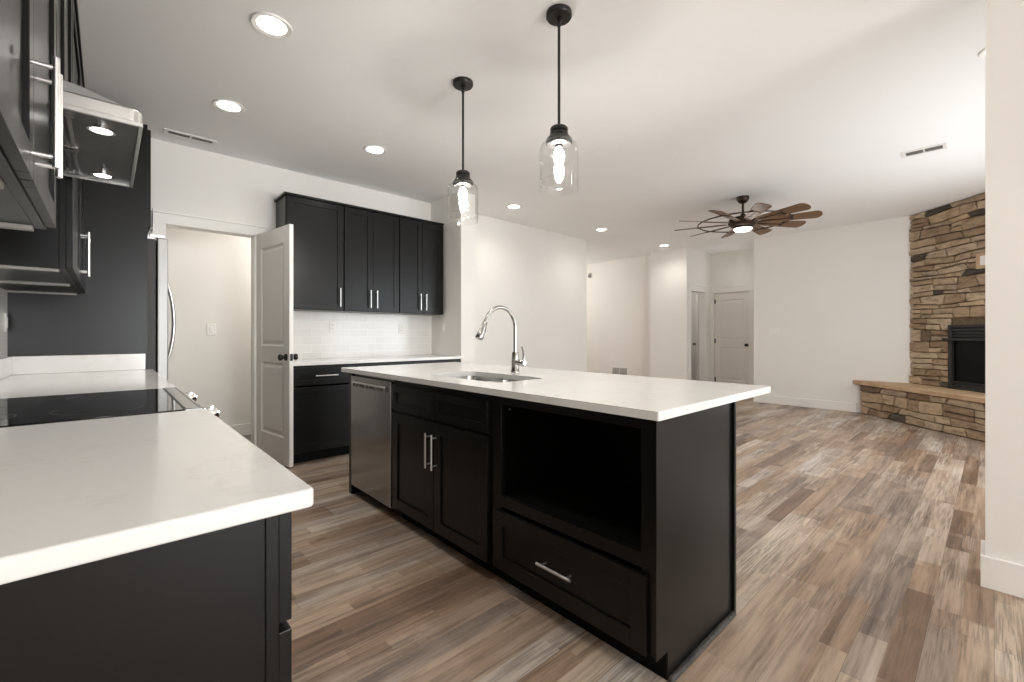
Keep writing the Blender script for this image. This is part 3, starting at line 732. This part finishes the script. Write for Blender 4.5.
bm = BM(); tube(bm, [(0, -0.015, 0.064), (0, -0.050, 0.064), (0, -0.078, 0.064), (0, -0.090, 0.064)], [0.018, 0.018, 0.021, 0.016], 18); hb = obj('handle_hub', bm, 'nickel', t, smooth=True)
bm = BM(); tube(bm, [(0, -0.076, 0.066), (0.002, -0.080, 0.10), (0.004, -0.072, 0.132), (0.006, -0.062, 0.155), (0.006, -0.057, 0.167)], [0.009, 0.0075, 0.0055, 0.005, 0.0065], 12); obj('lever', bm, 'nickel', hb, smooth=True)

# ================================================================== CEILING FIXTURES
def can_light(label, x, y, first=None):
    if first is None:
        t = thing('recessed_light', label, 'ceiling light', (x, y, CZ), 0, 'recessed ceiling lights')
        bm = BM(); lathe(bm, [(0.072, -0.004), (0.096, -0.009), (0.099, -0.005), (0.100, -0.0005), (0.072, -0.0005)], seg=40, closed=True); obj('trim_ring', bm, 'plate', t, smooth=True)
        bm = BM(); lathe(bm, [(0, -0.0055), (0.06, -0.0055), (0.0725, -0.004), (0.0725, -0.0008), (0, -0.0008)], seg=40); obj('lens', bm, 'lamp', t, smooth=True)
        return t
    return dup(first, (x, y, CZ), label)
cans = [(0.655, 2.63, 'nearest lit recessed light, at the top left'), (0.655, 3.77, 'lit recessed light before the open pantry door, near the ceiling vent'),
        (1.78, 3.77, 'lit recessed light in front of the back upper cabinets'), (3.90, 4.22, 'lit recessed light right of the far pendant, over the bare back wall'),
        (5.77, 4.20, 'lit recessed light near the foyer corner of the back wall'), (7.66, 4.16, 'farthest lit recessed light, left of the ceiling fan'),
        (3.83, -0.035, 'recessed light peeking out beside the near right wall')]
cans += [(0.655, 1.49, 'unseen added fill light above the near counter'), (1.6, -1.3, 'unseen added fill light over the breakfast area, first'), (1.6, -3.6, 'unseen added fill light over the breakfast area by the patio window')]  # extra lights out of view, added for more bounce light
c0 = None
for x, y, lb in cans:
    o = can_light(lb, x, y, c0); c0 = c0 or o
    l = bpy.data.lights.new('recessed_lamp', 'SPOT'); l.energy = 12.5; l.spot_size = math.radians(150); l.spot_blend = 0.9; l.shadow_soft_size = 0.07; l.color = (1.0, 0.955, 0.895)
    lo_ = bpy.data.objects.new('recessed_lamp', l); COL.objects.link(lo_); lo_.location = (x, y, CZ-0.02)
# pantry has its own light; unseen fill lamps added in side room, foyer, hall
for nm, loc, e in (('pantry_lamp', (1.85, 5.35, 2.2), 9), ('side_room_fill', (9.0, 4.75, 2.5), 4), ('foyer_fill', (7.0, 6.9, 2.3), 13), ('hall_fill', (8.75, 3.35, 2.3), 0.9)):
    l = bpy.data.lights.new(nm, 'POINT'); l.energy = e; l.shadow_soft_size = 0.15; l.color = (1.0, 0.98, 0.955)
    o = bpy.data.objects.new(nm, l); COL.objects.link(o); o.location = loc

def vent(label, x, y, lx, ly, rz=0):
    t = thing('ceiling_vent', label, 'vent', (x, y, CZ), rz, 'ceiling vents')
    bm = BM(); fr = 0.028
    for e in ((-lx/2, lx/2, -ly/2, -ly/2+fr), (-lx/2, lx/2, ly/2-fr, ly/2), (-lx/2, -lx/2+fr, -ly/2+fr, ly/2-fr), (lx/2-fr, lx/2, -ly/2+fr, ly/2-fr)): box(bm, *e, -0.008, -0.0005)
    box(bm, -0.006, 0.006, -ly/2+fr, ly/2-fr, -0.008, -0.001)
    obj('frame', bm, 'plate', t, 0.002)
    bm = BM(); n = int((lx-2*fr)/0.012)
    for k in range(n):
        xx = -lx/2+fr+k*0.012+0.003; box(bm, xx, xx+0.004, -ly/2+fr, ly/2-fr, -0.007, -0.002)
    obj('louver', bm, 'grey', t)
    bm = BM(); box(bm, -lx/2+fr, lx/2-fr, -ly/2+fr, ly/2-fr, -0.002, -0.0006); obj('duct', bm, 'slot', t)
vent('white slotted ceiling vent near the pantry door wall', 0.52, 4.575, 0.36, 0.115)
vent('white ceiling vent between the fan and stone fireplace', 5.44, 0.43, 0.30, 0.16, H90)

# pendants
def pendant(label, x, y):
    t = thing('pendant_light', label, 'pendant light', (x, y, CZ), 0, 'glass pendants over the island')
    bm = BM(); lathe(bm, [(0, -0.0005), (0.066, -0.0005), (0.067, -0.020), (0.062, -0.027), (0, -0.029)], seg=36); obj('canopy', bm, 'black', t, smooth=True)
    bm = BM(); lathe(bm, [(0, -0.028), (0.013, -0.03), (0.013, -0.045), (0.007, -0.05), (0.012, -0.06), (0.008, -0.075), (0, -0.076)], seg=16); obj('swivel', bm, 'black', t, smooth=True)
    bm = BM(); tube(bm, [(0, 0, -0.07), (0, 0, -0.598)], 0.0072, 12); obj('rod', bm, 'black', t, smooth=True)
    bm = BM(); lathe(bm, [(0, -0.592), (0.040, -0.594), (0.046, -0.601), (0.046, -0.615), (0.038, -0.618), (0.038, -0.623), (0.048, -0.627), (0.049, -0.640), (0.056, -0.645), (0.067, -0.660), (0.068, -0.678), (0.062, -0.686), (0, -0.686)], seg=36); obj('socket_cap', bm, 'black', t, smooth=True)
    bm = BM(); oz = -0.655
    outp = [(0.068, oz), (0.069, oz-0.010), (0.078, oz-0.020), (0.092, oz-0.032), (0.099, oz-0.050), (0.100, oz-0.08), (0.100, oz-0.215), (0.0985, oz-0.221), (0.100, oz-0.227), (0.100, oz-0.268)]
    inn = [(r-0.0028, z) for r, z in outp[::-1]]
    lathe(bm, outp+inn, seg=48, closed=True); obj('shade', bm, 'glass', t, smooth=True)
    bm = BM(); lathe(bm, [(0.1003, oz-0.216), (0.1022, oz-0.220), (0.1022, oz-0.224), (0.1003, oz-0.228)], seg=48, closed=True); obj('shade_band', bm, 'glass', t, smooth=True)
    bm = BM(); lathe(bm, [(0, -0.684), (0.017, -0.684), (0.017, -0.700), (0, -0.700)], seg=16); obj('socket', bm, 'black', t, smooth=True)
    bm = BM(); lathe(bm, [(0, -0.697), (0.012, -0.698), (0.015, -0.706), (0.024, -0.724), (0.028, -0.745), (0.024, -0.768), (0.013, -0.782), (0, -0.785)], seg=20); obj('bulb', bm, 'bulb', t, smooth=True)
pendant('glass pendant nearer the camera, hanging over the island', 1.728, 1.525)
pendant('farther glass pendant, hanging over the dishwasher end of island', 1.733, 2.37)

# ceiling fan
t = thing('ceiling_fan', 'bronze windmill ceiling fan with brown wooden blades and lit lamp', 'ceiling fan', (5.67, 2.055, CZ))
bm = BM(); lathe(bm, [(0, -0.0005), (0.068, -0.0005), (0.070, -0.02), (0.060, -0.05), (0.035, -0.075), (0.02, -0.08), (0, -0.08)], seg=32); obj('canopy', bm, 'bronze', t, smooth=True)
bm = BM(); tube(bm, [(0, 0, -0.07), (0, 0, -0.25)], 0.014, 14); obj('downrod', bm, 'bronze', t, smooth=True)
bm = BM(); lathe(bm, [(0, -0.207), (0.028, -0.209), (0.034, -0.227), (0.05, -0.237), (0.11, -0.247), (0.150, -0.264), (0.162, -0.287), (0.162, -0.327), (0.140, -0.352), (0.12, -0.364), (0, -0.364)], seg=40); obj('motor_housing', bm, 'bronze', t, smooth=True)
bm = BM(); lathe(bm, [(0.105, -0.360), (0.112, -0.364), (0.112, -0.382), (0.105, -0.387)], seg=40); lk = obj('lamp_collar', bm, 'bronze', t, smooth=True)
bm = BM(); lathe(bm, [(0.104, -0.378), (0.102, -0.392), (0.085, -0.408), (0.05, -0.416), (0, -0.419)], seg=40); obj('lamp_lens', bm, 'fanlamp', lk, smooth=True)
bm = BM(); ring(bm, 0.50, 0.008, -0.310, 96, 8); obj('blade_ring', bm, 'bronze', t, smooth=True)
for k in range(10):
    a = math.radians(36*k-1.0)
    rot = Matrix.Rotation(a, 4, 'Z') @ Matrix.Translation((0, 0, -0.312)) @ Matrix.Rotation(math.radians(-15), 4, 'X')
    bm = BM(); L0, L1 = 0.19, 0.79; n = 14; up_, dn_ = [], []
    for u in [q/14*0.9 for q in range(15)]+[0.925, 0.95, 0.968, 0.982, 0.992, 1.0]:
        x = L0+(L1-L0)*u; hw = 0.042+0.042*u**0.8
        if u > 0.9: hw *= math.sqrt(max(0.0, 1-((u-0.9)/0.1)**2*0.93))
        up_.append((x, hw)); dn_.append((x, -hw))
    prism(bm, dn_+up_[::-1], -0.004, 0.004)
    bl = obj('blade', bm, 'wood', t, 0.001); bl.matrix_local = rot
    bm = BM(); box(bm, 0.13, 0.30, -0.014, 0.014, -0.010, -0.0045); box(bm, 0.485, 0.515, -0.05, 0.05, -0.0095, -0.0045); tube(bm, [(0.5, 0, -0.010), (0.5, 0, -0.002)], 0.012, 8); obj('blade_bracket', bm, 'bronze', bl, 0.001)
    bm = BM(); tube(bm, [(0.14, 0, -0.006), (0.49, 0, -0.006)], 0.006, 8); obj('spoke', bm, 'bronze', bl, smooth=True)
l = bpy.data.lights.new('fan_lamp', 'POINT'); l.energy = 1.5; l.shadow_soft_size = 0.12; l.color = (1.0, 0.95, 0.88)
o = bpy.data.objects.new('fan_lamp', l); COL.objects.link(o); o.location = (5.67, 2.055, CZ-0.50)

# ================================================================== FIREPLACE (local x along the face, face looks -y)
t = thing('fireplace', 'corner fireplace of stacked tan stone with raised hearth and black firebox', 'fireplace', (XF, 0.772, 0), math.radians(225))
FL = 2.10
OX0, OX1, OZ0, OZ1 = 0.585, 1.515, 0.485, 1.285     # firebox insert
HT = 0.485                                           # hearth top
bm = BM(); prism(bm, [(0.012, 0), (FL-0.012, 0), (FL/2, FL/2-0.012)], 0, CZ-0.001); obj('chimney_breast', bm, 'mortar', t)
def stones(bm, x0, x1, z0, z1, yface, holes=(), ragged=0.012, seed=1):
    rnd = random.Random(seed)
    z = z0; row = 0
    bounds = [z0]
    while z < z1-0.045:
        hh = rnd.choice((0.06, 0.075, 0.085, 0.10, 0.125, 0.15)); z = min(z+hh, z1)
        if z1-z < 0.04: z = z1
        bounds.append(z)
    wav = [(rnd.uniform(0.006, 0.02), rnd.uniform(3, 8), rnd.uniform(0, 6.3), rnd.uniform(-0.012, 0.012)) for _ in bounds]
    def zb(i, x):
        if i == 0 or i == len(bounds)-1: return bounds[i]
        a, f, p, s = wav[i]; return bounds[i]+a*math.sin(f*x+p)+s*(x-(x0+x1)/2)*0.6
    def stone(xa, xb, za, zb_, zc, zd, sk0, sk1):
        g = 0.0045
        P_ = [(xa+g+sk0, za+g), (xb-g+sk1, zb_+g), (xb-g-sk1, zd-g), (xa+g-sk0, zc-g)]
        # round the outline
        pts = []
        for k in range(4):
            p = Vector(P_[k]); a_ = Vector(P_[k-1]); c_ = Vector(P_[(k+1) % 4])
            cr = min(0.034, 0.34*min((p-a_).length, (c_-p).length))*rnd.uniform(0.5, 1.2)
            pts.append(p+(a_-p).normalized()*cr); pts.append(p*0.72+(p+(a_-p).normalized()*cr)*0.14+(p+(c_-p).normalized()*cr)*0.14); pts.append(p+(c_-p).normalized()*cr)
            q = (p+c_)/2; nrm = Vector(((c_-p).y, -(c_-p).x)).normalized(); pts.append(q-nrm*rnd.uniform(-0.001, 0.006))
        dep = rnd.uniform(0.022, 0.040)
        cen = sum((p for p in pts), Vector((0, 0)))/len(pts)
        layers = []
        for sc_, yy in ((1.0, 0.0), (1.0, -dep*0.62), (0.955, -dep*0.92), (0.80, -dep)):
            layers.append([bm.verts.new((cen.x+(p.x-cen.x)*(sc_ if sc_ == 1 else 1-(1-sc_)*min(1.0, 0.06/max(0.02, (xb-xa)/2)))+rnd.uniform(-0.0015, 0.0015), yface+yy+rnd.uniform(-0.003, 0.003)*(yy != 0), cen.y+(p.y-cen.y)*sc_)) for p in pts])
        for A_, B_ in zip(layers[:-1], layers[1:]):
            for k in range(len(A_)): bm.faces.new((A_[k], A_[(k+1) % len(A_)], B_[(k+1) % len(A_)], B_[k]))
        bm.faces.new(layers[-1])
    for i in range(len(bounds)-1):
        zm = (bounds[i]+bounds[i+1])/2
        spans = [(x0, x1)]
        for hx0, hx1, hz0, hz1 in holes:
            if hz0-0.02 < zm < hz1+0.02: spans = [(x0, hx0), (hx1, x1)]
        for s0, s1 in spans:
            x = s0-rnd.uniform(0, ragged); sk0 = 0
            while x < s1-0.02:
                wdt = rnd.uniform(0.15, 0.44); xe = x+wdt
                if s1-xe < 0.09: xe = s1
                sk1 = 0 if xe == s1 else rnd.uniform(-0.03, 0.03)
                za, zb2, zc, zd = zb(i, x), zb(i, xe), zb(i+1, x), zb(i+1, xe)
                if zd-zb2 > 0.115 and rnd.random() < 0.45:
                    f = rnd.uniform(0.4, 0.6); stone(x, xe, za, zb2, za+(zc-za)*f, zb2+(zd-zb2)*f, 0, 0); stone(x, xe, za+(zc-za)*f, zb2+(zd-zb2)*f, zc, zd, 0, 0)
                else: stone(x, xe, za, zb2, zc, zd, sk0, sk1)
                x = xe; sk0 = sk1
bm = BM(); stones(bm, 0.0, FL, HT, CZ-0.004, 0.0, [(OX0-0.005, OX1+0.005, OZ0, OZ1)], 0.02, 5)
obj('stone_facing', bm, 'stone', t, smooth=False)
HD = 0.41
bm = BM(); prism(bm, [(-HD+0.03, -HD), (FL+HD-0.03, -HD), (FL-0.03, -0.002), (0.03, -0.002)], 0, HT-0.060); obj('hearth_base', bm, 'mortar', t)
bm = BM(); stones(bm, -HD+0.035, FL+HD-0.035, 0.004, HT-0.062, -HD, (), 0.0, 12); obj('hearth_stones', bm, 'stone', t)
bm = BM(); prism(bm, [(-HD-0.070, -HD-0.068), (FL+HD+0.030, -HD-0.068), (FL+0.002, -0.003), (-0.002, -0.003)], HT-0.060, HT)
bmesh.ops.translate(bm, verts=bm.verts[:], vec=(0, 0, 0))
obj('hearth_slab', bm, 'slab', t, 0.008, 3)
fb = bxo('firebox', (OX0, OX1, -0.012, -0.002, OZ0, OZ1), 'soot', t)
bm = BM(); f = 0.045
box(bm, OX0, OX0+f, -0.058, -0.012, OZ0, OZ1); box(bm, OX1-f, OX1, -0.058, -0.012, OZ0, OZ1); box(bm, OX0+f, OX1-f, -0.058, -0.012, OZ1-0.035, OZ1); box(bm, OX0+f, OX1-f, -0.058, -0.012, OZ0, OZ0+0.04)
obj('surround_frame', bm, 'fsteel', fb, 0.003)
bm = BM()
for k in range(3): box(bm, OX0+f, OX1-f, -0.050+0.006*k, -0.020, OZ1-0.075-0.04*k, OZ1-0.045-0.04*k)
obj('upper_louver', bm, 'soot', fb, 0.002)
bm = BM(); prism(bm, [(OX0-0.035, -0.100), (OX1+0.035, -0.100), (OX1+0.02, -0.05), (OX0-0.02, -0.05)], OZ1-0.195, OZ1-0.165); obj('canopy', bm, 'soot', fb, 0.003)
bm = BM(); box(bm, OX0+f, OX1-f, -0.022, -0.014, OZ0+0.10, OZ1-0.20); obj('glass', bm, 'fglass', fb)
bm = BM(); box(bm, OX0+f, OX1-f, -0.05, -0.02, OZ0+0.045, OZ0+0.065); box(bm, OX0+f, OX1-f, -0.046, -0.02, OZ0+0.078, OZ0+0.095); obj('lower_louver', bm, 'fsteel', fb, 0.002)
# outlet on the stone
t = thing('outlet_plate', 'tan block with white cable outlet high on the stone', 'outlet', (7.55, 0.028, 2.03), math.radians(225), 'wall plates')
bxo('mounting_block', (-0.11, 0.11, -0.062, -0.028, -0.09, 0.09), 'slab', t, 0.004)
bxo('plate', (-0.055, 0.055, -0.068, -0.062, -0.055, 0.055), 'plate', t, 0.003)

# ================================================================== WALL PLATES (local: plate faces -y)
def plate(label, loc, rz, gang=1, kind='outlet', sx=0.07, sz=0.114):
    wd = sx+0.046*(gang-1)
    t = thing('outlet_plate' if kind == 'outlet' else 'switch_plate', label, kind, loc, rz, 'wall plates')
    bxo('plate', (-wd/2, wd/2, -0.006, 0, -sz/2, sz/2), 'plate', t, 0.003)
    for g in range(gang):
        cx_ = (g-(gang-1)/2)*0.046
        if kind == 'outlet':
            for dz_ in (-0.028, 0.012):
                r = bxo('receptacle', (cx_-0.016, cx_+0.016, -0.0085, -0.006, dz_-0.006, dz_+0.022), 'trim', t, 0.003)
                bm = BM(); box(bm, cx_-0.008, cx_-0.005, -0.0092, -0.0085, dz_+0.004, dz_+0.013); box(bm, cx_+0.005, cx_+0.008, -0.0092, -0.0085, dz_+0.004, dz_+0.013); obj('slot', bm, 'slot', r)
        else: bxo('rocker', (cx_-0.016, cx_+0.016, -0.010, -0.006, -0.033, 0.033), 'trim', t, 0.002)
    return t
plate('white outlet on the back tile under the left upper cabinet', (1.79, YB-0.0125, 1.25), 0)
plate('white outlet on the back tile under the middle upper cabinet', (2.61, YB-0.0125, 1.235), 0)
plate('white switch on the wall stub at the end of back cabinets', (3.0295, 4.56, 1.26), -H90, 1, 'switch')
plate('white switch on the wall beyond the open pantry door', (0.85, 5.849, 1.22), 0, 1, 'switch', 0.085, 0.125)
plate('white switch on tile at the left picture edge', (XL+0.0125, 4.0-0.02, 1.235), H90, 1, 'switch')
plate('wide white switch plate on the far living room wall', (XF-0.0005, 2.50, 1.225), -H90, 3, 'switch')
plate('white outlet low on the far wall beside the hearth', (XF-0.0005, 1.50, 0.42), -H90)
plate('white outlet low on the foyer wall left of the grille', (8.3595, 6.20, 0.44), -H90)
# air return grille in the foyer
t = thing('return_grille', 'grey air return grille low on the foyer wall', 'vent', (8.3595, 5.60, 0.355), -H90)
bm = BM(); fr = 0.02
for e in ((-0.21, 0.21, -0.10, -0.08), (-0.21, 0.21, 0.08, 0.10), (-0.21, -0.19, -0.08, 0.08), (0.19, 0.21, -0.08, 0.08), (-0.01, 0.01, -0.08, 0.08)): box(bm, e[0], e[1], -0.008, 0, e[2], e[3])
obj('frame', bm, 'plate', t, 0.002)
bm = BM()
for k in range(11): box(bm, -0.19, 0.19, -0.006, -0.001, -0.078+k*0.0145, -0.072+k*0.0145)
obj('louver', bm, 'grey', t)
t = thing('motion_sensor', 'small grey sensor high at the foyer corner', 'sensor', (8.3595, 6.40, 2.55), -H90)
bxo('housing', (-0.03, 0.03, -0.05, 0, -0.05, 0.05), 'rail', t, 0.01); bxo('sensor_lens', (-0.018, 0.018, -0.052, -0.05, -0.03, 0.01), 'slot', t, 0.004)
